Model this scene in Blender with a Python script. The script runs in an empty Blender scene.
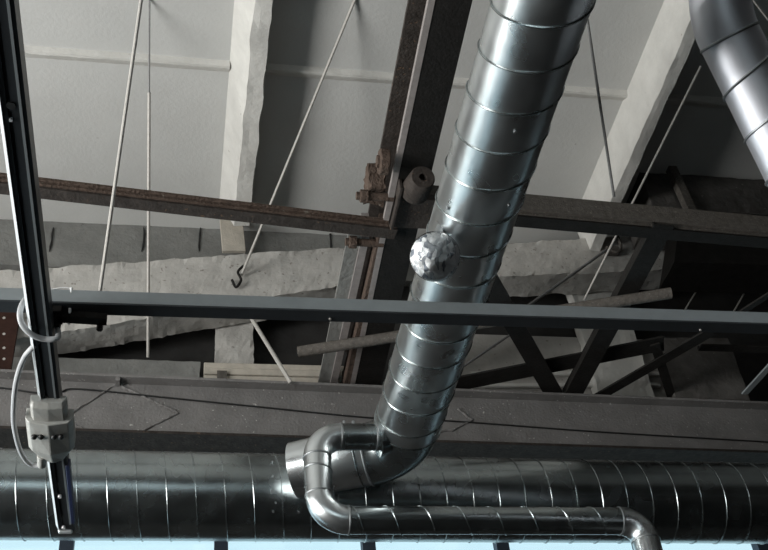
import bpy, bmesh, math, random
from mathutils import Vector, Matrix, noise
random.seed(4)
V = Vector
PI = math.pi
C = bpy.context.scene.collection
# ------------------------------------------------------------- camera solution
F = 1100.0
Yc = V((-243, -990, -F)).normalized()
Xc = V((5975, -244, -F)); Xc = (Xc - Yc * Xc.dot(Yc)).normalized()
Zc = Xc.cross(Yc)
O = V((0, 0, 1.6))
def at(px, py, **k):
    c = V((px - 384, -(py - 275), -F))
    d = V((Xc.dot(c), Yc.dot(c), Zc.dot(c)))
    a, v = list(k.items())[0]
    i = 'XYZ'.index(a)
    return O + d * ((v - O[i]) / d[i])

cd = bpy.data.cameras.new('camera')
cam = bpy.data.objects.new('camera', cd)
C.objects.link(cam)
cd.sensor_width = 36; cd.lens = F / 768 * 36
cam.matrix_world = Matrix.Translation(O) @ Matrix((Xc, Yc, Zc)).to_4x4()
cd.clip_end = 200
bpy.context.scene.camera = cam

# ------------------------------------------------------------- materials
def mat(name, col, rough=.6, metal=0, var=.25, scale=6, bump=0, bscale=30, col2=None, speck=None, rvar=0):
    m = bpy.data.materials.new(name); m.use_nodes = True
    nt = m.node_tree; b = nt.nodes['Principled BSDF']
    tc = nt.nodes.new('ShaderNodeTexCoord')
    n = nt.nodes.new('ShaderNodeTexNoise'); n.inputs['Scale'].default_value = scale
    n.inputs['Detail'].default_value = 1.5 if metal > .5 else 8; n.inputs['Roughness'].default_value = .65
    nt.links.new(tc.outputs['Object'], n.inputs['Vector'])
    r = nt.nodes.new('ShaderNodeValToRGB')
    r.color_ramp.elements[0].position = .3; r.color_ramp.elements[1].position = .72
    c1 = tuple(x * (1 - var) for x in col) + (1,)
    c2 = (tuple(col2) if col2 else tuple(min(1, x * (1 + var)) for x in col)) + (1,)
    r.color_ramp.elements[0].color = c1; r.color_ramp.elements[1].color = c2
    nt.links.new(n.outputs['Fac'], r.inputs['Fac'])
    out = r.outputs['Color']
    if speck:
        n2 = nt.nodes.new('ShaderNodeTexNoise'); n2.inputs['Scale'].default_value = speck[0]; n2.inputs['Detail'].default_value = 3
        nt.links.new(tc.outputs['Object'], n2.inputs['Vector'])
        r2 = nt.nodes.new('ShaderNodeValToRGB')
        r2.color_ramp.elements[0].position = speck[1]; r2.color_ramp.elements[1].position = speck[1] + .05
        r2.color_ramp.elements[0].color = (0, 0, 0, 1); r2.color_ramp.elements[1].color = (1, 1, 1, 1)
        nt.links.new(n2.outputs['Fac'], r2.inputs['Fac'])
        mx = nt.nodes.new('ShaderNodeMixRGB'); mx.inputs[2].default_value = tuple(speck[2]) + (1,)
        nt.links.new(r2.outputs['Color'], mx.inputs[0]); nt.links.new(out, mx.inputs[1]); out = mx.outputs[0]
    nt.links.new(out, b.inputs['Base Color'])
    b.inputs['Metallic'].default_value = metal
    b.inputs['Roughness'].default_value = rough
    if rvar:
        mr = nt.nodes.new('ShaderNodeMapRange')
        mr.inputs['To Min'].default_value = rough - rvar; mr.inputs['To Max'].default_value = rough + rvar
        mr.inputs['From Min'].default_value = .3; mr.inputs['From Max'].default_value = .7
        nt.links.new(n.outputs['Fac'], mr.inputs['Value']); nt.links.new(mr.outputs['Result'], b.inputs['Roughness'])
    if bump:
        n3 = nt.nodes.new('ShaderNodeTexNoise'); n3.inputs['Scale'].default_value = bscale; n3.inputs['Detail'].default_value = 1 if metal else 6
        nt.links.new(tc.outputs['Object'], n3.inputs['Vector'])
        bp = nt.nodes.new('ShaderNodeBump'); bp.inputs['Strength'].default_value = bump; bp.inputs['Distance'].default_value = .02
        nt.links.new(n3.outputs['Fac'], bp.inputs['Height']); nt.links.new(bp.outputs['Normal'], b.inputs['Normal'])
    return m
M = {}
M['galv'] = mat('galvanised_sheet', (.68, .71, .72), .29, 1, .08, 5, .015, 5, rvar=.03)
M['galv_bright'] = mat('bright_galvanised_sheet', (.82, .84, .90), .48, 1, .06, 5, .015, 5)  # base colour raised to make the elbowed duct look brighter
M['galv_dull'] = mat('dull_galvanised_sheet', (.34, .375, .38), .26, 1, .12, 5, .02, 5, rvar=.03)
M['galv_seam'] = mat('seam_metal', (.36, .38, .39), .5, 1, .1, 20)
M['ceil'] = mat('ceiling_paint', (.50, .50, .485), .85, 0, .05, 1.3, .15, 25, speck=(9, .76, (.22, .21, .19)))
M['white_conc'] = mat('whitewashed_concrete', (.56, .55, .52), .9, 0, .08, 5, .35, 14, speck=(14, .74, (.3, .28, .25)))
M['rough_conc'] = mat('rough_whitewashed_concrete', (.42, .405, .38), .95, 0, .15, 5, .35, 16, speck=(18, .66, (.24, .22, .2)))
M['grey_conc'] = mat('grey_concrete', (.20, .20, .19), .9, 0, .18, 4, .5, 24, speck=(10, .7, (.09, .085, .08)))
M['dark_conc'] = mat('dark_concrete', (.085, .08, .075), .95, 0, .35, 3, .6, 14, speck=(16, .68, (.16, .15, .14)))  # dark brown-grey with lighter specks
M['wall'] = mat('dark_wall', (.034, .033, .032), .95, 0, .3, 2, .4, 12)
M['floor'] = mat('floor_concrete', (.02, .02, .02), .85, 0, .3, 1)
M['steel'] = mat('brown_steel', (.045, .038, .034), .6, .1, .35, 12, .3, 40, speck=(30, .66, (.12, .08, .055)))
M['steel_grey'] = mat('grey_painted_girder', (.20, .192, .187), .62, .1, .2, 3, .3, 40, speck=(34, .68, (.5, .49, .46)))
M['steel_dust'] = mat('dusty_steel', (.105, .095, .085), .8, .1, .3, 24, .4, 70, speck=(50, .66, (.2, .185, .165)))
M['rust'] = mat('rusty_steel', (.085, .062, .05), .85, .1, .35, 18, .6, 45, speck=(20, .68, (.16, .14, .12)))
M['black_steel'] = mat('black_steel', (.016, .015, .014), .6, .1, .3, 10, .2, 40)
M['rail'] = mat('blue_grey_enamel', (.235, .26, .27), .45, .1, .08, 8)
M['rail_dark'] = mat('dark_enamel_and_shade', (.045, .05, .055), .35, .3, .1, 8)  # lighting rail enamel, also the painted shade under the cross rail
M['rail_lip'] = mat('bright_aluminium', (.72, .76, .78), .4, .6, .06, 8)
M['blue'] = mat('blue_trim', (.02, .03, .085), .4, 0, .1, 8)
M['rod'] = mat('pale_rod_paint', (.46, .44, .41), .6, .2, .15, 40)
M['rod_dark'] = mat('grey_rod', (.22, .22, .22), .6, .4, .2, 40)
M['box'] = mat('ivory_plastic', (.34, .34, .32), .45, 0, .12, 14, .1, 40)
M['strip'] = mat('lit_pinkish_edge', (.26, .235, .225), .6, .1, .2, 12)  # brightness of left-lit steel edges put into the base colour
M['black'] = mat('black_rubber', (.012, .012, .012), .5, 0, .1, 10)
M['cable'] = mat('grey_cable', (.38, .39, .40), .4, 0, .06, 10)
M['tie'] = mat('white_nylon', (.8, .8, .8), .5, 0, .04, 10)
M['wood'] = mat('beige_board', (.46, .42, .36), .8, 0, .15, 10, .3, 40)
M['rust_red'] = mat('red_brown_steel', (.035, .017, .013), .7, .1, .25, 12)
M['frame'] = mat('window_frame_paint', (.07, .09, .12), .5, 0, .1, 8)
for k in ('steel', 'steel_grey', 'steel_dust', 'rust', 'black_steel', 'dark_conc', 'grey_conc', 'wall', 'floor', 'rust_red', 'rail_dark', 'frame'):
    M[k].node_tree.nodes['Principled BSDF'].inputs['Specular IOR Level'].default_value = .12
for k in ('steel', 'black_steel', 'steel_dust', 'rust'): M[k].node_tree.nodes['Principled BSDF'].inputs['Metallic'].default_value = 0
# window glass
g = bpy.data.materials.new('window_glass'); g.use_nodes = True
nt = g.node_tree; nt.nodes.clear()
o_ = nt.nodes.new('ShaderNodeOutputMaterial'); mx = nt.nodes.new('ShaderNodeMixShader')
tr = nt.nodes.new('ShaderNodeBsdfTransparent'); gl = nt.nodes.new('ShaderNodeBsdfGlossy')
tr.inputs[0].default_value = (.93, .97, .98, 1); gl.inputs['Roughness'].default_value = .05
mx.inputs[0].default_value = .07
nt.links.new(tr.outputs[0], mx.inputs[1]); nt.links.new(gl.outputs[0], mx.inputs[2]); nt.links.new(mx.outputs[0], o_.inputs[0])
M['glass'] = g
# crumpled foil lamp: light and dark facets painted into the base colour
m = bpy.data.materials.new('crumpled_foil'); m.use_nodes = True
nt = m.node_tree; b = nt.nodes['Principled BSDF']
tc = nt.nodes.new('ShaderNodeTexCoord'); vn = nt.nodes.new('ShaderNodeTexNoise'); vn.inputs['Scale'].default_value = 9
mp = nt.nodes.new('ShaderNodeMapping'); mp.inputs['Scale'].default_value = (1.9, .8, .9); mp.inputs['Rotation'].default_value = (.3, .5, .4)
va = nt.nodes.new('ShaderNodeMixRGB'); va.blend_type = 'ADD'; va.inputs[0].default_value = .10
vo = nt.nodes.new('ShaderNodeTexVoronoi'); vo.inputs['Scale'].default_value = 24
nt.links.new(tc.outputs['Object'], mp.inputs['Vector']); nt.links.new(mp.outputs['Vector'], va.inputs[1]); nt.links.new(tc.outputs['Object'], vn.inputs['Vector'])
nt.links.new(vn.outputs['Color'], va.inputs[2]); nt.links.new(va.outputs[0], vo.inputs['Vector'])
rp = nt.nodes.new('ShaderNodeValToRGB'); rp.color_ramp.elements[0].color = (.16, .19, .23, 1); rp.color_ramp.elements[1].color = (.92, .94, .95, 1)
rp.color_ramp.elements[0].position = .12; rp.color_ramp.elements[1].position = .5
nt.links.new(vo.outputs['Color'], rp.inputs['Fac']); nt.links.new(rp.outputs['Color'], b.inputs['Base Color'])
b.inputs['Metallic'].default_value = .1; b.inputs['Roughness'].default_value = .5
M['foil'] = m

# ------------------------------------------------------------- mesh helpers
def obj(name, bm, m, parent=None, smooth=False):
    me = bpy.data.meshes.new(name)
    bmesh.ops.recalc_face_normals(bm, faces=bm.faces[:])
    for f in bm.faces: f.smooth = smooth
    bm.to_mesh(me); bm.free()
    if smooth:
        try: me.set_sharp_from_angle(angle=R(38))
        except Exception: pass
    me.materials.append(M[m] if isinstance(m, str) else m)
    o = bpy.data.objects.new(name, me); C.objects.link(o)
    if parent: o.parent = parent; o.matrix_parent_inverse = parent.matrix_world.inverted() if False else Matrix.Translation(-parent.location)
    return o
def R(d): return math.radians(d)
def tag(o, label=None, cat=None, group=None, kind=None):
    if label: o['label'] = label
    if cat: o['category'] = cat
    if group: o['group'] = group
    if kind: o['kind'] = kind
    return o
def thing(name, label, cat, loc=(0, 0, 0), group=None):
    o = bpy.data.objects.new(name, None); C.objects.link(o); o.location = loc; o.empty_display_size = .1
    return tag(o, label, cat, group)
def frame(A, B, up=V((0, 0, 1))):
    d = (B - A).normalized()
    if abs(d.dot(up)) > .99: up = V((0, 1, 0))
    s = d.cross(up).normalized(); u = s.cross(d).normalized()
    return d, s, u
def prism(bm, A, B, sec, up=V((0, 0, 1)), bev=0):
    """extrude the closed section [(side, up)] from A to B"""
    A = V(A); B = V(B); d, s, u = frame(A, B, up)
    a = [bm.verts.new(A + s * x + u * z) for x, z in sec]
    b = [bm.verts.new(B + s * x + u * z) for x, z in sec]
    n = len(sec)
    fs = [bm.faces.new(a[::-1]), bm.faces.new(b)]
    for i in range(n): fs.append(bm.faces.new((a[i], a[(i + 1) % n], b[(i + 1) % n], b[i])))
    return fs
def rect(w, h, x=0, z=0): return [(x - w / 2, z - h / 2), (x + w / 2, z - h / 2), (x + w / 2, z + h / 2), (x - w / 2, z + h / 2)]
def box(bm, x0, x1, y0, y1, z0, z1):
    prism(bm, (( x0 + x1) / 2, y0, (z0 + z1) / 2), ((x0 + x1) / 2, y1, (z0 + z1) / 2), rect(x1 - x0, z1 - z0))
def bevel(bm, w=.004, seg=1):
    bmesh.ops.bevel(bm, geom=bm.edges[:], offset=w, segments=seg, affect='EDGES', clamp_overlap=True)
def cyl(bm, A, B, r, r2=None, n=20, caps=True):
    A = V(A); B = V(B); r2 = r if r2 is None else r2; d, s, u = frame(A, B)
    a = [bm.verts.new(A + (s * math.cos(t) + u * math.sin(t)) * r) for t in [2 * PI * i / n for i in range(n)]]
    b = [bm.verts.new(B + (s * math.cos(t) + u * math.sin(t)) * r2) for t in [2 * PI * i / n for i in range(n)]]
    for i in range(n): bm.faces.new((a[i], a[(i + 1) % n], b[(i + 1) % n], b[i]))
    if caps: bm.faces.new(a[::-1]); bm.faces.new(b)
def sweep(bm, pts, r, n=12, caps=True, closed=False):
    """tube along points with a parallel-transported frame; r a number or list"""
    pts = [V(p) for p in pts]; N = len(pts)
    rr = r if isinstance(r, list) else [r] * N
    rings = []; u = None
    for i, p in enumerate(pts):
        if closed: t = (pts[(i + 1) % N] - pts[i - 1]).normalized()
        else: t = (pts[min(i + 1, N - 1)] - pts[max(i - 1, 0)]).normalized()
        if u is None: u = t.orthogonal().normalized()
        u = (u - t * u.dot(t)).normalized(); s = t.cross(u)
        rings.append([bm.verts.new(p + (u * math.cos(a) + s * math.sin(a)) * rr[i]) for a in [2 * PI * k / n for k in range(n)]])
    for i in range(N if closed else N - 1):
        a = rings[i]; b = rings[(i + 1) % N]
        for k in range(n): bm.faces.new((a[k], a[(k + 1) % n], b[(k + 1) % n], b[k]))
    if caps and not closed: bm.faces.new(rings[0][::-1]); bm.faces.new(rings[-1])
def catmull(P, seg=8):
    P = [V(p) for p in P]; P = [P[0] * 2 - P[1]] + P + [P[-1] * 2 - P[-2]]; out = []
    for i in range(1, len(P) - 2):
        for k in range(seg):
            t = k / seg; p0, p1, p2, p3 = P[i - 1:i + 3]
            out.append(.5 * ((2 * p1) + (p2 - p0) * t + (2 * p0 - 5 * p1 + 4 * p2 - p3) * t * t + (3 * p1 - p0 - 3 * p2 + p3) * t ** 3))
    out.append(P[-2]); return out
def duct(bm, A, B, r, pitch, seam=.007, hand=1, phase=0, n=64, caps=True, r2=None):
    """spiral wound duct: barrel plus a raised helical lock seam, one mesh; gentle dents"""
    A = V(A); B = V(B); L = (B - A).length; d, s, u = frame(A, B)
    m = max(2, int(L / .05)); prev = None; first = None
    for i in range(m + 1):
        x = L * i / m; ring = []
        for k in range(n):
            t = 2 * PI * k / n
            q = ((t / (2 * PI) * hand - x / pitch + phase) % 1.0)
            rr = r + .0012 * noise.noise(V((x * 2, math.cos(t) * 2, math.sin(t) * 2)))
            ring.append(bm.verts.new(A + d * x + (s * math.cos(t) + u * math.sin(t)) * rr))
        if prev:
            for k in range(n): bm.faces.new((prev[k], prev[(k + 1) % n], ring[(k + 1) % n], ring[k]))
        else: first = ring
        prev = ring
    if caps: bm.faces.new(first[::-1]); bm.faces.new(prev)
def seam_helix(bm, A, B, r, pitch, hand=1, phase=0, w=.006):
    A = V(A); B = V(B); L = (B - A).length; d, s, u = frame(A, B)
    turns = L / pitch; N = int(turns * 40); pts = []
    for i in range(N + 1):
        x = L * i / N; t = hand * 2 * PI * (x / pitch - phase)
        pts.append(A + d * x + (s * math.cos(t) + u * math.sin(t)) * (r + .001))
    sweep(bm, pts, w, n=6)
def ring(bm, c, d, r, w=.02, h=.008, n=56):
    """band of rectangular-ish section round an axis"""
    c = V(c); d = V(d).normalized(); s = d.orthogonal().normalized(); u = d.cross(s)
    prof = [(-w / 2, -.004), (-w / 2, h * .6), (-w / 4, h), (w / 4, h), (w / 2, h * .6), (w / 2, -.004)]
    rings = []
    for k in range(n):
        t = 2 * PI * k / n; e = s * math.cos(t) + u * math.sin(t)
        rings.append([bm.verts.new(c + d * x + e * (r + y)) for x, y in prof])
    for k in range(n):
        a = rings[k]; b = rings[(k + 1) % n]
        for j in range(len(prof)): bm.faces.new((a[j], a[(j + 1) % 6], b[(j + 1) % 6], b[j]))
def arc(P, d0, d1, rad, seg=10):
    """rounded corner at P from direction d0 to d1"""
    d0 = V(d0).normalized(); d1 = V(d1).normalized(); ang = d0.angle(d1); tl = rad * math.tan(ang / 2)
    A = P - d0 * tl; B = P + d1 * tl; nrm = (d1 - d0 * d1.dot(d0)).normalized(); c = A + nrm * rad
    out = []
    for i in range(seg + 1):
        a = ang * i / seg
        out.append(c - nrm * rad * math.cos(a) + d0 * rad * math.sin(a))
    return out
def rough(bm, quad, ext, nx=40, ny=6, nz=5, amp=.02, fs=6, seed=0):
    """rough block: front quad (bl, br, tr, tl), extruded by ext, edges chipped"""
    q = [V(p) for p in quad]; ext = V(ext); vs = {}
    for i in range(nx + 1):
        for j in range(ny + 1):
            for k in range(nz + 1):
                if 0 < i < nx and 0 < j < ny and 0 < k < nz: continue
                a = i / nx; b = j / ny
                p = q[0] * (1 - a) * (1 - b) + q[1] * a * (1 - b) + q[2] * a * b + q[3] * (1 - a) * b + ext * (k / nz)
                edge = (j in (0, ny)) + (k in (0, nz)) + (i in (0, nx))
                dv = noise.noise_vector(p * fs + V((seed, 0, 0))) * amp + noise.noise_vector(p * fs * 3.1 + V((seed, 7, 0))) * amp * .6
                if edge >= 2: dv = dv * 1.6 + noise.noise_vector(p * 17) * amp * 1.2
                vs[i, j, k] = bm.verts.new(p + dv)
    def F_(a, b, c, d):
        try: bm.faces.new((vs[a], vs[b], vs[c], vs[d]))
        except ValueError: pass
    for i in range(nx):
        for j in range(ny):
            for k in (0, nz): F_((i, j, k), (i + 1, j, k), (i + 1, j + 1, k), (i, j + 1, k))
    for i in range(nx):
        for k in range(nz):
            for j in (0, ny): F_((i, j, k), (i + 1, j, k), (i + 1, j, k + 1), (i, j, k + 1))
    for j in range(ny):
        for k in range(nz):
            for i in (0, nx): F_((i, j, k), (i, j + 1, k), (i, j + 1, k + 1), (i, j, k + 1))
def nb(): return bmesh.new()

# ------------------------------------------------------------- the hall
XL, XR, YF, YB, ZC = -9.0, 12.0, -7.0, 9.7, 10.8
WT = 6.95                     # top of the clerestory in the far wall
bm = nb(); box(bm, XL - .3, XR + .3, YF - .3, YB + .3, -.2, 0); tag(obj('floor', bm, 'floor'), kind='structure')
bm = nb(); box(bm, XL - .3, XR + .3, YF - .3, YB + .3, ZC, ZC + .2); ceiling = tag(obj('ceiling', bm, 'ceil'), kind='structure')
# far wall with one long clerestory opening
bm = nb(); box(bm, XL, XR, YB, YB + .3, WT, ZC); box(bm, -2.3, XR, YB, YB + .3, 0, 5.55); box(bm, XL, -2.3, YB, YB + .3, 0, 1.2)
box(bm, XL, -8.7, YB, YB + .3, 1.2, WT); box(bm, -2.3, -2.1, YB, YB + .3, 5.55, WT); box(bm, 9.5, XR, YB, YB + .3, 5.55, WT)
tag(obj('wall_back', bm, 'wall'), kind='structure')
# left wall with a window band
LW = [(-5.6, -1.2), (-.6, 3.4), (4.0, 7.9)]; LZ0, LZ1 = 2.4, 6.4
bm = nb(); box(bm, XL - .3, XL, YF, YB, 0, LZ0); box(bm, XL - .3, XL, YF, YB, LZ1, ZC)
ys = [YF] + [y for p in LW for y in p] + [YB]
for a, b in zip(ys[::2], ys[1::2]): box(bm, XL - .3, XL, a, b, LZ0, LZ1)
tag(obj('wall_left', bm, 'wall'), kind='structure')
bm = nb(); box(bm, XR, XR + .3, YF, YB, 0, ZC); tag(obj('wall_right', bm, 'wall'), kind='structure')
FW = [(-6, 1.0)]; FZ0, FZ1 = 2.5, 6.0
bm = nb(); box(bm, XL, XR, YF - .3, YF, 0, FZ0); box(bm, XL, XR, YF - .3, YF, FZ1, ZC)
xs = [XL] + [x for p in FW for x in p] + [XR]
for a, b in zip(xs[::2], xs[1::2]): box(bm, a, b, YF - .3, YF, FZ0, FZ1)
tag(obj('wall_front', bm, 'wall'), kind='structure')
wn = 0
def window(corner, span, h, axis, mull):
    """a framed window: frame, mullions, pane"""
    global wn; wn += 1
    c = V(corner)
    ax = V((1, 0, 0)) if axis == 'X' else V((0, 1, 0))
    r = bpy.data.objects.new('window_%d' % wn, None); C.objects.link(r); r.location = c; tag(r, kind='structure')
    bm = nb(); t = .07
    for z in (t / 2, h - t / 2): prism(bm, c + V((0, 0, z)), c + ax * span + V((0, 0, z)), rect(.1, t))
    for x in (0 + t / 2, span - t / 2): prism(bm, c + ax * x, c + ax * x + V((0, 0, h)), rect(t, .1) if axis == 'Y' else rect(t, .1))
    obj('window_frame', bm, 'frame', r)
    for x in mull:
        bm = nb(); p = c + ax * x; prism(bm, p + V((0, 0, t)), p + V((0, 0, h - t)), rect(.13, .12)); obj('mullion', bm, 'frame', r)
    bm = nb(); prism(bm, c + ax * t + V((0, 0, h / 2)), c + ax * (span - t) + V((0, 0, h / 2)), rect(.012, h - 2 * t)); obj('pane', bm, 'glass', r)
mx_ = [at(x, 545, Y=YB + .1).x + 6 for x in (-80, 67, 221, 368, 501, 640, 760)]
window((-2.1, YB + .1, 5.55), 11.6, WT - 5.55, 'X', [m + 2.1 - 6 for m in mx_ if m > 4])
window((-8.7, YB + .1, 1.2), 6.4, WT - 1.2, 'X', [3.2])
for a, b in LW: window((XL - .15, a, LZ0), b - a, LZ1 - LZ0, 'Y', [(b - a) / 3, 2 * (b - a) / 3])
for a, b in FW: window((a, YF - .15, FZ0), b - a, FZ1 - FZ0, 'X', [2.3, 4.6])

# ceiling ribs: cast along Y, tapered section, chipped soffit
def trap_rib(name, x0, x1, slopel, sloper, depth, y0, y1, m, seed, label, cat, group=None, along='Y', amp=.009):
    bm = nb(); n = int(abs(y1 - y0) / .12) + 2; rows = []
    prof = [(x0 - slopel, 0), (x0 - slopel * .5, -depth * .5), (x0, -depth), (x0 * .6 + x1 * .4, -depth), (x1, -depth), (x1 + sloper * .5, -depth * .5), (x1 + sloper, 0)]
    for i in range(n + 1):
        y = y0 + (y1 - y0) * i / n; row = []
        for j, (x, z) in enumerate(prof):
            p = V((x, y, ZC + z)) if along == 'Y' else V((y, x, ZC + z))
            if j not in (0, 6): p += noise.noise_vector(p * 4 + V((seed, 0, 0))) * amp * (2.2 if j in (2, 4) else 1)
            row.append(bm.verts.new(p))
        rows.append(row)
    for a, b in zip(rows, rows[1:]):
        for j in range(6): bm.faces.new((a[j], a[j + 1], b[j + 1], b[j]))
        bm.faces.new((a[6], a[0], b[0], b[6]))
    bm.faces.new(rows[0]); bm.faces.new(rows[-1][::-1])
    return tag(obj(name, bm, m), label, cat, group)
RB = 'whitewashed roof ribs'
trap_rib('roof_rib', .57, .74, .17, .03, .36, YF, 9.15, 'white_conc', 1, 'whitewashed concrete roof rib left of the brown beam, running to the pale post', 'beam', RB)
trap_rib('roof_rib', 4.77, 4.90, .04, .06, .60, YF, 9.15, 'white_conc', 5, 'wide whitewashed concrete roof rib between the two round ducts, leaning right', 'beam', RB)
PB = 'thin cross purlins of the ceiling'
trap_rib('roof_purlin', 7.12, 7.15, .03, .09, .055, -3.8, .40, 'white_conc', 2, 'thin pale purlin crossing the ceiling left of the first whitewashed rib', 'purlin', PB, 'X', .004)
trap_rib('roof_purlin', 7.12, 7.15, .03, .09, .055, .76, 4.75, 'white_conc', 3, 'thin pale purlin between the two whitewashed ribs, passing behind the big sloping duct', 'purlin', PB, 'X', .004)
trap_rib('roof_purlin', 7.12, 7.15, .03, .09, .055, 5.07, 9, 'white_conc', 4, 'shaded purlin right of the wide rib, mostly behind the elbowed duct', 'purlin', PB, 'X', .004)
# far lintel under the ceiling edge
bm = nb(); rough(bm, [(-6, 9.6, 10.1), (4.9, 9.6, 10.1), (4.9, 9.6, ZC), (-6, 9.6, ZC)], (0, .1, 0), 80, 5, 2, .006)
lin = tag(obj('lintel_beam', bm, 'grey_conc'), 'grey concrete lintel with dark joints, directly beneath the pale ceiling edge at left', 'beam')
for px in (52, 143, 200, 330):
    p = at(px, 240, Y=9.59); bm = nb()
    sweep(bm, [p + V((random.uniform(-.012, .012), 0, z)) for z in (.2, .1, 0, -.1, -.18)], [.006, .012, .009, .013, .005], 6); obj('open_joint', bm, 'black', lin)
# right hand downstand
a = at(672, 168, Z=ZC - .02)
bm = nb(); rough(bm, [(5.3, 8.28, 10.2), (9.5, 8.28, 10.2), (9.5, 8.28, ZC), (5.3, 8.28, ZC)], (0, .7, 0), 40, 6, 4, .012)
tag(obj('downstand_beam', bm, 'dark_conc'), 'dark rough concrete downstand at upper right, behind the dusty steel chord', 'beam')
A = at(668, 162, Y=8.2); B = at(692, 214, Y=8.2)
bm = nb(); L_ = [(-.05, -.05), (.05, -.05), (.05, -.035), (-.035, -.035), (-.035, .05), (-.05, .05)]
prism(bm, A, B, L_); tag(obj('angle_brace', bm, 'steel_dust'), 'short brown angle brace against the dark downstand, under the elbowed duct', 'brace')

# rough concrete cross members
def quadat(p, Y): return [at(x, y, Y=Y) for x, y in p]
bm = nb(); rough(bm, quadat([(-60, 352), (366, 281), (368, 246), (-60, 275)], 9.03), (0, .37, 0), 90, 8, 6, .012, 3)
tag(obj('cross_beam', bm, 'rough_conc'), 'rough whitewashed concrete beam behind the rail at left, widening leftwards', 'beam', 'rough whitewashed cross beams')
bm = nb(); rough(bm, quadat([(455, 279), (830, 262), (830, 226), (455, 246)], 9.03), (0, .37, 0), 80, 8, 6, .012, 3, seed=3)
tag(obj('cross_beam', bm, 'rough_conc'), 'rough whitewashed concrete beam right of the sloping duct, behind the steel braces', 'beam', 'rough whitewashed cross beams')
# posts
def post(px0, px1, pyt, pyb, Y, d, m, label, seed):
    l = at(px0, pyb, Y=Y); r = at(px1, pyb, Y=Y); zt = at(px0, pyt, Y=Y).z
    bm = nb(); rough(bm, [l, r, (r.x, Y, zt), (l.x, Y, zt)], (0, d, 0), 10, 24, 5, .010, seed=seed)
    return tag(obj('concrete_post', bm, m), label, 'post', 'pale concrete posts')
post(215, 254, 268, 392, 9.44, .22, 'rough_conc', 'pale concrete post under the left roof rib, behind the grey rail', 1)
post(600, 655, 262, 400, 9.44, .15, 'white_conc', 'pale concrete post at right, crossed by dark steel braces', 2)
q = quadat([(221, 252), (244, 252), (244, 220), (221, 220)], 9.4)
bm = nb(); prism(bm, (q[0] + q[3]) / 2, (q[1] + q[2]) / 2, rect(.05, (q[3] - q[0]).length)); bevel(bm, .004)
tag(obj('board', bm, 'wood'), 'beige vertical board on top of the pale post, under the left roof rib', 'board')
# ledges behind the girder
zl = lambda y, Y, x=100: at(x, y, Y=Y).z
bm = nb(); rough(bm, [(-4, 9.3, zl(380, 9.3)), (at(200, 360, Y=9.3).x, 9.3, zl(380, 9.3)), (at(200, 360, Y=9.3).x, 9.3, zl(359, 9.3)), (-4, 9.3, zl(359, 9.3))], (0, .38, 0), 50, 4, 3, .006)
tag(obj('ledge_beam', bm, 'grey_conc'), 'grey concrete ledge just above the big girder at far left', 'beam')
# beige planks
x0 = at(204, 366, Y=9.25).x; x1 = at(336, 366, Y=9.25).x; z0 = zl(384, 9.25); z1 = zl(358, 9.25)
t = thing('plank_stack', 'beige ledge of planks between the pale post and the brown beam, above the girder', 'planks', (x0, 9.25, z0))
n = 4
for i in range(n):
    bm = nb(); h = (z1 - z0) / n; box(bm, x0, x1 + .03 * i, 9.25 + .012 * (i % 2), 9.68, z0 + h * i, z0 + h * i + h * .88); bevel(bm, .006); obj('plank', bm, 'wood', t)
bm = nb(); p = at(222, 375, Y=9.23); box(bm, p.x - .05, p.x + .05, 9.22, 9.26, p.z - .05, p.z + .05); obj('metal_clip', bm, 'steel_dust', t)
# wall panels seen behind the right braces
bm = nb(); a = at(430, 388, Y=9.6); b_ = at(662, 340, Y=9.6); box(bm, a.x, b_.x, 9.6, 9.69, a.z - .2, at(500, 335, Y=9.6).z)
tag(obj('wall_panel', bm, 'rough_conc'), 'grey rendered panel behind the braces, right of the sloping duct', 'panel')
for k, (ya, yb) in enumerate([(368, 366), (380, 377)]):
    bm = nb(); A = at(470, ya + 6, Y=9.55); B = at(660, yb + 8, Y=9.55); prism(bm, A, B, rect(.05, .05)); bevel(bm, .01)
    tag(obj('conduit', bm, 'white_conc'), ('upper' if k == 0 else 'lower') + ' of two pale conduits along the grey panel, behind the crossing braces', 'conduit', 'pale conduits on the grey panel')
# dark gusset plate at right and box above
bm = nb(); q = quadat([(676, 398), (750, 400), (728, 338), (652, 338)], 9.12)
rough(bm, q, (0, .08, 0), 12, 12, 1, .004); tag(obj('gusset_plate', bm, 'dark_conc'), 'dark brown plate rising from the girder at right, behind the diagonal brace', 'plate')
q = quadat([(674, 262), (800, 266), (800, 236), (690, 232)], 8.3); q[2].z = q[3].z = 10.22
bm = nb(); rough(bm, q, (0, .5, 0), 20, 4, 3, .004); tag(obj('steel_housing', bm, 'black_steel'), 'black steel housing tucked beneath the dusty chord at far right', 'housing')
# perforated red brown post at far left
l = at(-4, 362, Y=8.95); r = at(12, 362, Y=8.95)
t = thing('perforated_post', 'dark red-brown perforated post at the far left edge, above the girder', 'post', l)
bm = nb(); box(bm, l.x - .1, r.x, 8.95, 9.0, 8.11, at(8, 306, Y=8.95).z); obj('post_body', bm, 'rust_red', t)
for py in (318, 334, 348, 359):
    p = at(4, py, Y=8.95); bm = nb(); cyl(bm, p + V((0, -.004, 0)), p + V((0, .004, 0)), .014, n=14); obj('bolt_hole', bm, 'rod', t)

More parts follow.
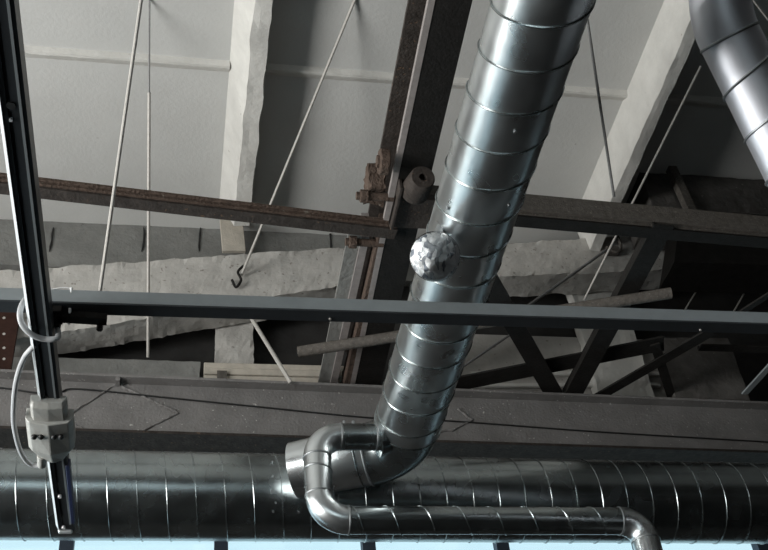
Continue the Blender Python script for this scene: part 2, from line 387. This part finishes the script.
# ------------------------------------------------------------- the big girder across the hall
GY = 9.0; gz0, gz1 = 7.36, 8.08
t = thing('plate_girder', 'grey speckled steel girder spanning the whole width above the big cross duct', 'girder', (2, GY, gz0))
SK = .033                     # the girder runs slightly away to the right
gy = lambda x: GY + SK * (x + .7)
def gbox(bm, y0, y1, z0, z1, xa=XL + .05, xb=XR - .05): prism(bm, (xa, gy(xa) + (y0 + y1) / 2, (z0 + z1) / 2), (xb, gy(xb) + (y0 + y1) / 2, (z0 + z1) / 2), rect(y1 - y0, z1 - z0))
bm = nb(); gbox(bm, 0, .03, gz0, gz1); obj('web', bm, 'steel_grey', t)
bm = nb(); gbox(bm, -.12, .2, gz1, gz1 + .03); bevel(bm, .004); obj('flange', bm, 'steel_grey', t)
bm = nb(); gbox(bm, -.29, .2, gz0 - .03, gz0); bevel(bm, .004); obj('flange', bm, 'steel', t)
def onweb(px, py, d=.004):
    p = at(px, py, Y=GY)
    for _ in range(4): p = at(px, py, Y=gy(p.x) - d)
    return p
def bead(pts, r=.011):
    P = [onweb(*p) for p in pts]; out = []
    for a, b in zip(P, P[1:]):
        n = max(2, int((b - a).length / .03))
        for i in range(n): out.append(a.lerp(b, i / n) + V((random.uniform(-.005, .005), random.uniform(-.003, .002), random.uniform(-.006, .006))))
    bm = nb(); sweep(bm, out + [P[-1]], [random.uniform(r * .6, r * 1.4) for _ in out] + [r], 6); return bm
obj('weld_bead', bead([(117, 384), (178, 413), (136, 434), (98, 436), (72, 424), (70, 414), (117, 384)]), 'steel_grey', t)
obj('weld_bead', bead([(458, 409), (472, 420), (452, 430), (436, 432)]), 'steel_grey', t)
# stiffeners
for px in (118,):
    p = onweb(px, 384); bm = nb(); box(bm, p.x - .02, p.x + .02, gy(p.x) - .11, gy(p.x), p.z - .03, gz1); obj('stiffener', bm, 'steel_grey', t)
bm = nb(); P = [(-60, 386), (0, 388), (38, 393), (60, 392), (78, 389), (160, 397), (260, 407), (372, 418), (450, 421), (600, 432), (768, 442), (830, 446)]
sweep(bm, catmull([onweb(x, y, .012) for x, y in P], 5), .0085, 8)
tag(obj('cable', bm, 'black'), 'thin black cable strung along the face of the big grey girder', 'cable')

# ------------------------------------------------------------- brown longitudinal beam and joint
bz = 8.2
t = thing('roof_beam', 'dark brown steel beam running overhead beside the sloping duct, onto the girder', 'beam', (1.93, 9, bz))
x0, x1 = 1.80, 2.07
def lbox(bm, a, b, y0, y1, z0, z1): prism(bm, ((a + b) / 2 - .02 * (9.1 - y0), y0, (z0 + z1) / 2), ((a + b) / 2 - .02 * (9.1 - y1), y1, (z0 + z1) / 2), rect(b - a, z1 - z0))
bm = nb(); lbox(bm, x0, x1, -3, 9.1, bz, bz + .03); obj('flange', bm, 'black_steel', t)
bm = nb(); lbox(bm, x0 + .11, x0 + .14, -3, 9.1, bz + .03, bz + .42); obj('web', bm, 'steel', t)
bm = nb(); lbox(bm, x0 - .10, x1 + .10, -3, 9.1, bz + .42, bz + .46); obj('flange', bm, 'steel', t)
bm = nb(); lbox(bm, x0 - .05, x0 - .001, -3, 9.1, bz - .004, bz + .05); obj('lit_edge_strip', bm, 'strip', t)  # flange edge lit from the left, its light painted as a pale strip
t = thing('channel_beam', 'brown channel strapped to the left side of the dark beam, below the pivot joint', 'beam', (1.7, 9, bz + .02))
bm = nb(); box(bm, 1.685, 1.765, 6.75, 9.15, bz - .0, bz + .16); bevel(bm, .006); obj('channel', bm, 'rust', t)
t = thing('pale_channel', 'pale grey steel channel left of the brown beam, its lower end over the girder', 'beam', (1.6, 9, bz + .2))
bm = nb(); box(bm, 1.44, 1.56, 6.9, 9.3, bz + .10, bz + .13); obj('side_leg', bm, 'grey_conc', t)
bm = nb(); box(bm, 1.56, 1.63, 6.9, 9.3, bz + .07, bz + .30); obj('web', bm, 'strip', t)

j = at(412, 205, Z=8.1)
t = thing('pivot_joint', 'rusty pivot joint with a drilled round boss where the brown beam meets the chords', 'joint', j)
bm = nb(); box(bm, j.x - .14, j.x + .2, j.y - .05, j.y + .32, bz - .07, bz - .002); bevel(bm, .01); obj('base_plate', bm, 'steel', t)
bm = nb(); box(bm, j.x - .14, j.x - .11, j.y - .2, j.y + .3, bz - .12, bz + .22); bevel(bm, .006); obj('side_plate', bm, 'steel', t)
c = at(419, 184, Z=8.1)
# drilled boss, axis leaning down towards the viewer
ax = V((.03, -.93, -.36)).normalized()
bm = nb(); s_ = ax.orthogonal().normalized(); u_ = ax.cross(s_)
prof = [(-.14, .125), (.12, .105), (.135, .095), (.135, .032), (.05, .03)]
rings = []
for k in range(40):
    a = 2 * PI * k / 40; e = s_ * math.cos(a) + u_ * math.sin(a); rings.append([bm.verts.new(c + ax * x + e * r) for x, r in prof])
for k in range(40):
    a = rings[k]; b = rings[(k + 1) % 40]
    for i in range(4): bm.faces.new((a[i], a[i + 1], b[i + 1], b[i]))
bm.faces.new([r[0] for r in rings]); bm.faces.new([r[-1] for r in rings][::-1])
obj('boss', bm, 'steel', t, True)
bm = nb(); p = at(420, 170, Z=8.0); cyl(bm, c + ax * .05, c + ax * .07, .028, n=20); obj('bore', bm, 'black', t)
p = at(385, 162, Z=8.2); bm = nb(); cyl(bm, p + V((-.05, 0, 0)), p + V((.03, 0, 0)), .11, n=32); bevel(bm, .008); obj('washer', bm, 'rust', t)
bm = nb(); cyl(bm, p + V((-.07, 0, 0)), p + V((-.04, 0, 0)), .055, n=6); obj('nut', bm, 'rust', t)
def bolt(px, py, Z, par):
    p = at(px, py, Z=Z); bm = nb(); cyl(bm, p + V((-.04, 0, 0)), p + V((.30, 0, 0)), .035, n=16); obj('bolt', bm, 'rust', par)
    bm = nb(); cyl(bm, p + V((-.01, 0, 0)), p + V((.06, 0, 0)), .06, n=6); bevel(bm, .005); obj('nut', bm, 'rust', par)
bolt(361, 196, 8.22, t); bolt(350, 242, 8.22, t)
a = at(372, 204, Z=8.3); bm = nb()
rough(bm, [a + V((-.07, 0, -.02)), a + V((.09, 0, -.02)), a + V((.09, -.12, .16)), a + V((-.07, -.12, .16))], (0, -.22, 0), 8, 6, 6, .014); obj('packing_block', bm, 'rust', t)

# chords (angle steels) left and right of the joint
def angle(bm, A, B, w, h, t=.025, sgn=1):
    """angle steel: vertical leg facing the viewer, flat leg below"""
    prism(bm, A, B, [(0, 0), (sgn * w, 0), (sgn * w, t), (sgn * t, t), (sgn * t, h), (0, h)])
Z0 = 8.17
A = at(-60, 172, Z=Z0); B = at(398, 226, Z=Z0)
t = thing('truss_chord', 'narrow dark brown steel chord at left, ending at the rusty pivot joint', 'beam', B, 'steel chords on either side of the joint')
bm = nb(); angle(bm, A, B, -.15, .05); obj('angle_steel', bm, 'rust', t)
bm = nb(); prism(bm, A + V((0, .012, -.012)), B + V((0, .012, -.012)), rect(.12, .02, -.075, 0)); obj('chord_underside_shade', bm, 'steel', t)  # darker bar paints the shade on the chord's underside
A = at(425, 205, Z=Z0); B = at(850, 243, Z=Z0)
t = thing('truss_chord', 'broad dusty steel chord at right, from behind the sloping duct to the right edge', 'beam', A, 'steel chords on either side of the joint')
bm = nb(); angle(bm, A, B, -.16, .23); obj('angle_steel', bm, 'steel_dust', t)
bm = nb(); prism(bm, A + V((0, 0, -.012)), B + V((0, 0, -.012)), rect(.13, .02, -.08, 0)); obj('chord_underside_shade', bm, 'black_steel', t)  # black bar added for the shaded underside of the chord
# plan bracing to the girder
def brace(a, b, w, label, Z=8.15, m='black_steel', h=.05):
    A = at(*a, Z=Z); B = at(*b, Z=Z); bm = nb()
    prism(bm, A, B, [(-w / 2, 0), (w / 2, 0), (w / 2, .02), (-w / 2 + .02, .02), (-w / 2 + .02, h), (-w / 2, h)])
    t = tag(obj('steel_brace', bm, m), label, 'brace', 'dark diagonal braces at right'); return t
brace((478, 262), (556, 398), .19, 'dark diagonal brace leaning right, directly beside the sloping duct')
brace((664, 226), (572, 398), .20, 'broad dark brace leaning left, from the dusty chord to the girder', h=.09)
brace((440, 388), (664, 344), .24, 'long near-level dark bar crossing behind the two leaning braces', Z=8.22, h=.06)
brace((598, 398), (712, 332), .14, 'thin diagonal brace rising right towards the dark brown plate', Z=8.19)
brace((712, 332), (800, 276), .07, 'thin dark diagonal continuing up at the right edge, above the grey rail', Z=8.23)
brace((655, 345), (672, 398), .10, 'short dark strut beside the dark brown plate at right', Z=8.2)
brace((738, 402), (790, 345), .07, 'short grey-blue strut in the right edge corner above the girder', m='rail', Z=8.2)
brace((700, 348), (830, 352), .10, 'level dark bar at right edge behind the dark brown plate', Z=8.3)

# long loose pipe
A = at(298, 352, Z=8.08); B = at(671, 293, Z=8.08)
t = thing('steel_pipe', 'long dusty steel pipe lying across the braces, passing behind the sloping duct', 'pipe', A)
bm = nb(); d = (B - A).normalized(); cyl(bm, A, B, .055, n=20); obj('pipe_tube', bm, 'steel_dust', t, True)
bm = nb(); cyl(bm, A - d * .002, A + d * .01, .042, n=20); obj('pipe_bore', bm, 'black', t)

# ------------------------------------------------------------- round ducts
ZD, RM = 6.3, .255
XM = 1.765
A = V((XM + .01, -2.5, ZD)); B = V((XM, 6.95, ZD))
t = thing('spiral_duct', 'large sloping spiral duct with a bright left flank, from top centre to the cross duct', 'duct', (XM, 6.9, ZD))
bm = nb(); duct(bm, A, B, RM, .285); obj('duct_barrel', bm, 'galv', t, True)
bm = nb(); seam_helix(bm, A, B, RM + .002, .285, hand=-1, phase=.3, w=.0065); obj('lock_seam', bm, 'galv_dull', t, True)
d1 = V((-.92, .40, 0)).normalized()
cor = V((XM, 7.32, ZD))
P = [B + V((0, -.02, 0))] + arc(cor, (0, 1, 0), d1, .40, 14)
EP = P[-1]
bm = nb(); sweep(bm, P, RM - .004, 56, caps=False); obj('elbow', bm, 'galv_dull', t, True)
bm = nb(); ring(bm, P[0] + V((0, .02, 0)), (0, 1, 0), RM, .02, .010); obj('band', bm, 'galv_dull', t, True)
bm = nb(); ring(bm, EP, d1, RM - .01, .02, .010); obj('band', bm, 'galv_seam', t, True)
bm = nb(); ring(bm, EP + d1 * .07, d1, RM - .012, .012, .008); obj('band', bm, 'galv_dull', t, True)
END = EP + d1 * .62
bm = nb(); sweep(bm, [EP, EP + d1 * .25, END], [RM - .01, RM - .018, RM - .03], 56, caps=True); obj('takeoff_collar', bm, 'galv', t, True)
for py in (20, 160, 278, 350):
    for dx in (-.04, .10):
        pass
for (px, py) in ((437, 278), (505, 200), (514, 125), (432, 215)):
    p = at(px, py, Z=ZD - .2); e = V((p.x - XM, 0, -.2)); e = e.normalized(); q_ = V((XM, p.y, ZD)) + e * RM
    bm = nb(); cyl(bm, q_, q_ + e * .012, .010, n=10); obj('screw', bm, 'galv_seam', t)

# cross duct
YX, RX = 8.10, .36
A = V((XL + .02, YX - .15, ZD + .01)); B = V((XR - .02, YX + .18, ZD - .0))
t = thing('spiral_duct', 'widest duct, lying level across the bottom above the bright windows', 'duct', (2, YX, ZD))
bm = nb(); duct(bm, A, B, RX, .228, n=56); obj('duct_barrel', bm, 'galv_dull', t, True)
bm = nb(); seam_helix(bm, A, B, RX + .002, .228, hand=-1, phase=.1, w=.0045); obj('lock_seam', bm, 'galv_dull', t, True)
for (px, py) in ((272, 466), (272, 480), (271, 492), (276, 503), (274, 515), (300, 516), (300, 450)):
    e = at(px, py, Y=YX - .3); v = V((0, -.3, (e.z - ZD))); v = v.normalized(); q_ = V((e.x, YX, ZD)) + v * RX
    bm = nb(); cyl(bm, q_, q_ + v * .012, .009, n=8); obj('rivet', bm, 'galv_seam', t)

# small branch pipe
rp_ = .103; YP = 7.02; zt = 6.2
c1 = V((at(316, 437, Y=YP).x, YP, zt)); zb = at(400, 520, Y=YP).z; c2 = V((c1.x + .0, YP, zb)); x3 = at(640, 521, Y=YP).x; c3 = V((x3, YP, zb - .01)); c4 = V((x3 + .02, YP, zb - 1.2))
t = thing('branch_pipe', 'slim round duct bending round three elbows in front of the cross duct', 'duct', c2)
S = V((XM - .20, YP, zt))
e1 = arc(c1, c1 - S, c2 - c1, .19, 12); e2 = arc(c2, c2 - c1, c3 - c2, .20, 12); e3 = arc(c3, c3 - c2, c4 - c3, .17, 12)
bm = nb(); cyl(bm, S, e1[0], rp_, n=36, caps=False); obj('stub', bm, 'galv_dull', t, True)
bm = nb(); sweep(bm, e1, rp_ + .002, 36, caps=False); obj('elbow', bm, 'galv', t, True)
bm = nb(); cyl(bm, e1[-1], e2[0], rp_, n=36, caps=False); obj('drop_section', bm, 'galv', t, True)
bm = nb(); sweep(bm, e2, rp_ + .002, 36, caps=False); obj('elbow', bm, 'galv', t, True)
bm = nb(); duct(bm, e2[-1], e3[0], rp_ - .002, .26, n=36); seam_helix(bm, e2[-1], e3[0], rp_ - .001, .26, hand=-1, phase=.2, w=.004); obj('long_section', bm, 'galv_dull', t, True)
bm = nb(); sweep(bm, e3, rp_ + .002, 36, caps=False); obj('elbow', bm, 'galv', t, True)
bm = nb(); cyl(bm, e3[-1], c4, rp_, n=36); obj('drop_section', bm, 'galv', t, True)
for p, d in ((S + V((-.05, 0, 0)), (1, 0, 0)), (e1[0], (1, 0, 0)), (e1[-1], (0, 0, 1)), (e1[-1].lerp(e2[0], .35), (.15, 0, 1)), (e2[0], (0, 0, 1)), (e2[-1], (1, 0, 0)), (e3[0], (1, 0, 0)), (e3[-1], (0, 0, 1))):
    bm = nb(); ring(bm, p, d, rp_, .014, .006, 40); obj('band', bm, 'galv_seam', t, True)
bm = nb(); cyl(bm, S + V((-.02, 0, 0)), S + V((.06, 0, .0)), rp_ + .05, rp_ + .02, n=36); obj('saddle', bm, 'galv_dull', t, True)
for dx in (-.05, .02):
    p = e1[0] + V((dx + .08, -.03, rp_)); bm = nb(); cyl(bm, p - V((0, 0, .01)), p + V((0, 0, .02)), .012, n=8); obj('screw', bm, 'galv_seam', t)

# elbowed duct, upper right
R2 = .170; Z2 = 6.6
cor = at(720, 18, Z=Z2)
dd = (Xc * 0 + V((.47, .52, -.72))).normalized(); up_ = V((0, .62, -.78)).normalized()
P = arc(cor, up_, dd, .5, 14); st = P[0] - up_ * 3.6
t = thing('spiral_duct', 'smaller bright duct with an elbow in the upper right corner', 'duct', cor)
bm = nb(); duct(bm, st, P[0], R2, .27, n=44); obj('duct_barrel', bm, 'galv_bright', t, True)
bm = nb(); sweep(bm, P, R2 + .002, 44, caps=False); obj('elbow', bm, 'galv_bright', t, True)
E2 = P[-1] + dd * 3.2
bm = nb(); duct(bm, P[-1], E2, R2, .27, n=44); obj('duct_barrel', bm, 'galv_bright', t, True)
bm = nb(); seam_helix(bm, P[-1] + dd * .1, E2, R2 + .003, .27, hand=-1, phase=.25, w=.0075); obj('lock_seam', bm, 'galv_seam', t, True)
for p, d in ((P[0], up_), (P[-1], dd)):
    bm = nb(); ring(bm, p, d, R2, .016, .007, 44); obj('band', bm, 'galv_seam', t, True)

# ------------------------------------------------------------- rails
# cross rail: box trunking
A = at(-120, 305, Z=5.6); B = at(880, 331, Z=5.6); A = at(0, 300.5, Z=5.6); B = at(768, 327, Z=5.6)
yA = at(384, 309, Z=5.58).y
A = V((XL + .05, at(0, 304, Z=5.6).y - .05, 5.6)); 
pa = at(0, 299.5, Z=5.6); pb = at(768, 323, Z=5.6); dr = (pb - pa).normalized(); A = pa - dr * 7.5; B = pb + dr * 7.5
t = thing('ceiling_rail', 'long grey metal trunking rail crossing level in front of the sloping duct', 'rail', pa)
bm = nb(); prism(bm, A, B, [(0, 0), (0, .085), (-.085, .085), (-.085, 0), (-.06, 0), (-.06, .012), (-.03, .012), (-.03, 0)]); obj('rail_body', bm, 'rail', t)
bm = nb(); prism(bm, A + V((0, 0, -.004)), B + V((0, 0, -.004)), rect(.093, .012, -.042, -.006)); obj('rail_underside_shade', bm, 'rail_dark', t)  # dark sheet standing in for shade on the rail's underside
for px in (330, 700):
    p = at(px, 318 + (px - 330) * .03, Z=5.588); bm = nb(); cyl(bm, p, p + V((0, 0, -.012)), .007, n=10); obj('screw', bm, 'rod', t)
# coupler under the cross rail
p0 = at(58, 316, Z=5.565); p1 = at(107, 319, Z=5.565)
t = thing('rail_bracket', 'dark clamp plate with bolts under the cross rail, right of the lighting rail', 'bracket', p0)
bm = nb(); prism(bm, p0, p1, rect(.06, .05)); bevel(bm, .003); obj('plate', bm, 'black_steel', t)
for px, py in ((58, 323), (100, 325)):
    p = at(px, py, Z=5.55); bm = nb(); cyl(bm, p + V((0, 0, .01)), p + V((0, 0, -.035)), .018, n=6); obj('bolt', bm, 'black_steel', t)
p = at(71, 300, Z=5.6); bm = nb()
q0 = at(71.5, 288, Z=5.70); q1 = at(70.5, 302, Z=5.62); q2 = at(70, 312, Z=5.58); q3 = at(69, 322, Z=5.57)
sweep(bm, [q0, q1 + V((0, -.012, 0)), q2 + V((0, -.012, -.01)), q3 + V((0, 0, -.012))], .008, 8)
q4 = at(50, 290, Z=5.69); sweep(bm, catmull([q4, at(60, 288, Z=5.7), q0], 5), .004, 8)
tag(obj('cable_tie', bm, 'tie'), 'white nylon tie wrapped round the cross rail near its left end', 'cable tie')

# lighting rail towards the windows
xr = -.71; zr = 5.44
y1 = at(66, 531, Z=zr).y
t = thing('lighting_rail', 'dark rail with a bright left edge running from top left down to the cross duct', 'rail', (xr, y1, zr))
w = .105
RX_ = lambda y: xr + .005 + (y - y1) * .0114
def rbox(bm, a, b, ya_, yb_, z0, z1): prism(bm, (RX_(ya_) + (a + b) / 2, ya_, (z0 + z1) / 2), (RX_(yb_) + (a + b) / 2, yb_, (z0 + z1) / 2), rect(b - a, z1 - z0))
bm = nb(); prism(bm, (RX_(-3), -3, zr), (RX_(y1), y1, zr), [(-w / 2, 0), (-.028, 0), (-.028, .02), (-.012, .02), (-.012, 0), (w / 2, 0), (w / 2, .1), (-w / 2, .1)]); obj('rail_body', bm, 'rail_dark', t)
bm = nb(); prism(bm, (RX_(-3), -3, zr), (RX_(y1), y1 - .03, zr), [(-w / 2, -.012), (-w / 2 - .022, .03), (-w / 2 - .022, .1), (-w / 2, .1)]); obj('side_lip', bm, 'rail_lip', t)
bm = nb(); rbox(bm, w / 2 - .03, w / 2 - .018, -3, y1 - .1, zr - .006, zr); obj('inner_rib', bm, 'rail', t)
bm = nb(); yb = at(70, 465, Z=zr).y; box(bm, xr + w / 2 - .015, xr + w / 2 + .012, yb, y1 - .12, zr - .012, zr + .05); bevel(bm, .004); obj('blue_strip', bm, 'blue', t)
bm = nb(); box(bm, xr - w / 2, xr + w / 2 - .01, y1 - .02, y1 + .02, zr - .015, zr + .09); bevel(bm, .008); obj('end_cap', bm, 'rail_lip', t)
p = at(11, 105, Z=zr); bm = nb(); cyl(bm, p + V((0, 0, .004)), p + V((0, 0, -.008)), .02, n=20); obj('knockout', bm, 'black', t)
p = at(11, 119, Z=zr); bm = nb(); cyl(bm, p + V((0, 0, .004)), p + V((0, 0, -.012)), .008, n=12); obj('screw', bm, 'rail_lip', t)
for py in (495, 526):
    p = at(60 + (py - 495) * .12, py, Z=zr); bm = nb(); cyl(bm, p, p + V((0, 0, -.02)), .012, n=10); obj('screw', bm, 'tie', t)
# clamp joining the two rails
p = V((xr, at(40, 316, Z=5.55).y, zr + .10)); bm = nb(); box(bm, p.x - .075, p.x + .075, p.y - .06, p.y + .06, p.z, 5.582); bevel(bm, .004)
tag(obj('rail_clamp', bm, 'black_steel'), 'dark clamp holding the lighting rail under the cross rail', 'clamp')

# junction box, long axis along the rail
ya, yb = at(48, 398, Z=zr).y, at(45, 466, Z=zr - .1).y
cx = at(49, 430, Z=zr - .08).x
t = thing('junction_box', 'ivory plastic junction box clipped on the lighting rail above the cross duct', 'junction box', (cx, (ya + yb) / 2, zr))
def boxsec(bm, stations):
    rows = []
    for y, hw, zt_, zb_, zr_ in stations:
        sec = [(-hw, zt_), (-hw, zb_ + .03), (-hw * .82, zb_), (0, zr_), (hw * .82, zb_), (hw, zb_ + .03), (hw, zt_)]
        rows.append([bm.verts.new((cx + x, y, z)) for x, z in sec])
    for a, b in zip(rows, rows[1:]):
        for i in range(7): bm.faces.new((a[i], a[(i + 1) % 7], b[(i + 1) % 7], b[i]))
    bm.faces.new(rows[0]); bm.faces.new(rows[-1][::-1])
L_ = yb - ya
bm = nb(); boxsec(bm, [(ya, .10, zr + .02, zr - .03, zr - .035), (ya + .03, .105, zr + .02, zr - .055, zr - .06), (ya + L_ * .30, .105, zr + .02, zr - .06, zr - .07)]); bevel(bm, .004, 1); obj('upper_body', bm, 'box', t)
bm = nb(); boxsec(bm, [(ya + L_ * .25, .135, zr + .03, zr - .075, zr - .095), (ya + L_ * .75, .135, zr + .03, zr - .085, zr - .115), (yb, .07, zr + .02, zr - .06, zr - .08)]); bevel(bm, .004, 1); obj('lid', bm, 'box', t)
for px in (34, 41, 54, 61):
    p = at(px, 437, Z=zr - .098); bm = nb(); bmesh.ops.create_uvsphere(bm, u_segments=14, v_segments=8, radius=1)
    bmesh.ops.scale(bm, vec=(.018, .02, .016), verts=bm.verts); bmesh.ops.translate(bm, vec=p, verts=bm.verts); obj('screw_recess', bm, 'black', t, True)
G = at(43, 464, Z=zr - .05)
bm = nb(); cyl(bm, G + V((0, -.10, 0)), G + V((-.01, .02, 0)), .03, .026, n=24); bevel(bm, .004); obj('cable_gland', bm, 'box', t, True)
# cables
zc = zr - .02
bm = nb(); P = [(44, 466, -.05), (30, 464, -.04), (20, 450, -.03), (14, 425, -.02), (14, 400, -.02), (17, 378, 0), (24, 358, 0), (34, 346, .01), (41, 338, .05)]
sweep(bm, catmull([at(x, y, Z=zr + z) for x, y, z in P], 8), .0155, 12)
tag(obj('cable', bm, 'cable'), 'grey cable bowing left from the junction box up to the lighting rail', 'cable')
bm = nb(); P = [(52, 291, .26), (38, 291, .25), (25, 300, .14), (20, 312, .05), (22, 324, 0), (31, 334, -.035), (44, 339, -.04), (57, 338, -.03), (58, 330, .06)]
sweep(bm, catmull([at(x, y, Z=zr + z) for x, y, z in P], 8), .016, 12)
tag(obj('cable', bm, 'cable'), 'short grey cable looped round the lighting rail where it meets the cross rail', 'cable')

# ------------------------------------------------------------- crumpled foil lamp under the duct
gc = at(435, 256.5, Z=ZD - RM - .09)
gr = 25.5 / F * (gc - O).length * .985
t = thing('globe_lamp', 'round clear lamp of crumpled silver foil hanging under the sloping duct', 'lamp', gc)
bm = nb(); bmesh.ops.create_icosphere(bm, subdivisions=6, radius=1)
for v in bm.verts:
    p = v.co.copy(); w1 = noise.voronoi(p * 2.6 + V((.8, .8, .8)) * noise.noise(p * 1.7))[0]
    f = 1 - .13 * abs(w1[0] - w1[1])
    v.co = p * f
bmesh.ops.scale(bm, vec=(gr, gr, gr * .95), verts=bm.verts); bmesh.ops.translate(bm, vec=gc, verts=bm.verts)
obj('crumpled_foil', bm, 'foil', t)
m = bpy.data.materials.new('clear_shell'); m.use_nodes = True; nt = m.node_tree; nt.nodes.clear()
o_ = nt.nodes.new('ShaderNodeOutputMaterial'); mx = nt.nodes.new('ShaderNodeMixShader'); tr = nt.nodes.new('ShaderNodeBsdfTransparent'); gl = nt.nodes.new('ShaderNodeBsdfGlossy')
lw = nt.nodes.new('ShaderNodeLayerWeight'); lw.inputs[0].default_value = .25; gl.inputs['Roughness'].default_value = .06
nt.links.new(lw.outputs['Fresnel'], mx.inputs[0]); nt.links.new(tr.outputs[0], mx.inputs[1]); nt.links.new(gl.outputs[0], mx.inputs[2]); nt.links.new(mx.outputs[0], o_.inputs[0])
bm = nb(); bmesh.ops.create_uvsphere(bm, u_segments=48, v_segments=32, radius=gr * 1.01); bmesh.ops.translate(bm, vec=gc, verts=bm.verts); obj('glass_shell', bm, m, t, True)
bm = nb(); cyl(bm, gc + V((.02, 0, gr * .8)), gc + V((.08, 0, gr + .12)), .03, n=16); obj('lamp_neck', bm, 'galv_seam', t, True)

# ------------------------------------------------------------- rods and wires
def rod(a, b, r, m, label, group='thin rods and wires', cat='rod', name='hanger_rod'):
    bm = nb(); sweep(bm, [a, a.lerp(b, .5), b], r, 8); return tag(obj(name, bm, m), label, cat, group)
a = at(100, 291, Z=5.69); b = at(141.5, -2, Z=7.0); dir_ = (b - a)
# carry on to the ceiling
b = a + dir_ * ((ZC - a.z) / dir_.z)
rod(a, b, .0105, 'rod', 'pale hanger rod, left of two, reaching down to the cross rail')
a = at(148, 357, Y=9.33); b = at(149.5, -2, Z=ZC)
t = thing('stay_rod', 'thin upright stay with a thicker pale sleeve, right beside the leaning hanger rod', 'rod', a, 'thin rods and wires')
d = b - a; f = .72
bm = nb(); sweep(bm, [a, a + d * .5, b], .009, 8); obj('thin_rod', bm, 'rod_dark', t)
mid = min((a + d * k / 200 for k in range(200)), key=lambda p: abs((lambda c: 275 - c.y / -c.z * F)(Matrix((Xc, Yc, Zc)).transposed() @ (p - O)) - 93))
bm = nb(); sweep(bm, [a, (a + mid) / 2, mid], .0165, 10); obj('sleeve', bm, 'rod', t)
hk = at(241, 276, Y=9.0)
rod(hk, at(356, -3, Z=ZC), .015, 'rod', 'pale tie rod rising right from the dark hook to the top of the picture')
rod(at(250, 316, Y=9.1), at(291, 383, Y=8.9), .022, 'rod', 'short pale rod slanting down behind the cross rail to the beige planks')
bm = nb(); sweep(bm, catmull([at(243, 266, Y=8.97), at(238, 272, Y=8.96), at(241, 280, Y=8.96), at(236, 287, Y=8.98), at(232, 280, Y=9.0)], 6), .015, 8)
tag(obj('wire_hook', bm, 'black_steel'), 'dark twisted hook at the foot of the pale tie rod, on the rough concrete beam', 'hook')
rod(at(587, 18, Z=9.6), at(614, 197, Z=8.5), .014, 'rod_dark', 'grey rod right of the sloping duct, in front of the wide rib')
rod(at(584, 300, Z=8.4), at(701, 66, Z=9.3), .011, 'rod', 'long taut wire from the elbowed duct down past the hook bracket')
rod(at(683, 313, Y=8.95), at(712, 266, Y=8.95), .010, 'rod', 'left of two short thin wires in front of the black recess at right')
rod(at(733, 313, Y=8.95), at(760, 266, Y=8.95), .010, 'rod', 'right of two short thin wires in front of the black recess at right')
rod(at(752, -2, Z=9.0), at(790, 48, Z=9.0), .010, 'rod', 'thin wire in the top right corner, beyond the elbowed duct')
rod(at(455, 372, Y=8.95), at(535, 318, Y=8.95), .013, 'rod_dark', 'lower thin tie wire slanting right behind the cross rail')
rod(at(525, 308, Y=8.95), at(612, 246, Y=8.95), .018, 'rod_dark', 'grey tie rod slanting up to the hook bracket on the right concrete beam')
# hook bracket
t = thing('hook_bracket', 'small rusty hook and bracket on the concrete beam below the dusty chord', 'hook', at(614, 244, Y=8.94))
bm = nb(); sweep(bm, catmull([at(617, 229, Y=8.94), at(618, 238, Y=8.94), at(621, 246, Y=8.94), at(618, 252, Y=8.94), at(610, 250, Y=8.94)], 6), .02, 8); obj('hook', bm, 'steel_dust', t)
p = at(613, 249, Y=8.96); bm = nb(); box(bm, p.x - .09, p.x + .07, 8.93, 9.03, p.z - .06, p.z + .03); bevel(bm, .01); obj('plate', bm, 'steel_dust', t)

# ------------------------------------------------------------- light
w = bpy.data.worlds.new('sky'); bpy.context.scene.world = w; w.use_nodes = True
w.node_tree.nodes['Background'].inputs[0].default_value = (.62, .82, .90, 1)
w.node_tree.nodes['Background'].inputs[1].default_value = 1.3
def area(name, loc, rot, sx, sy, e, col=(1, 1, 1)):
    l = bpy.data.lights.new(name, 'AREA'); l.shape = 'RECTANGLE'; l.size = sx; l.size_y = sy; l.energy = e; l.color = col
    o = bpy.data.objects.new(name, l); C.objects.link(o); o.location = loc; o.rotation_euler = rot; return o
for (a, b), en in zip(LW, (340, 850, 1040)):
    area('daylight_left', (XL - .02, (a + b) / 2, (LZ0 + LZ1) / 2), (0, R(-90), 0), LZ1 - LZ0 - .2, b - a - .2, en, (1, .985, .95))
for a, b in FW:
    area('daylight_rear', ((a + b) / 2, YF + .02, (FZ0 + FZ1) / 2), (R(90), 0, 0), b - a - .2, FZ1 - FZ0 - .2, 60, (1, .97, .92))
vs = bpy.context.scene.view_settings
vs.view_transform = 'Standard'; vs.look = 'None'; vs.gamma = 1; vs.exposure = 0; vs.use_curve_mapping = False
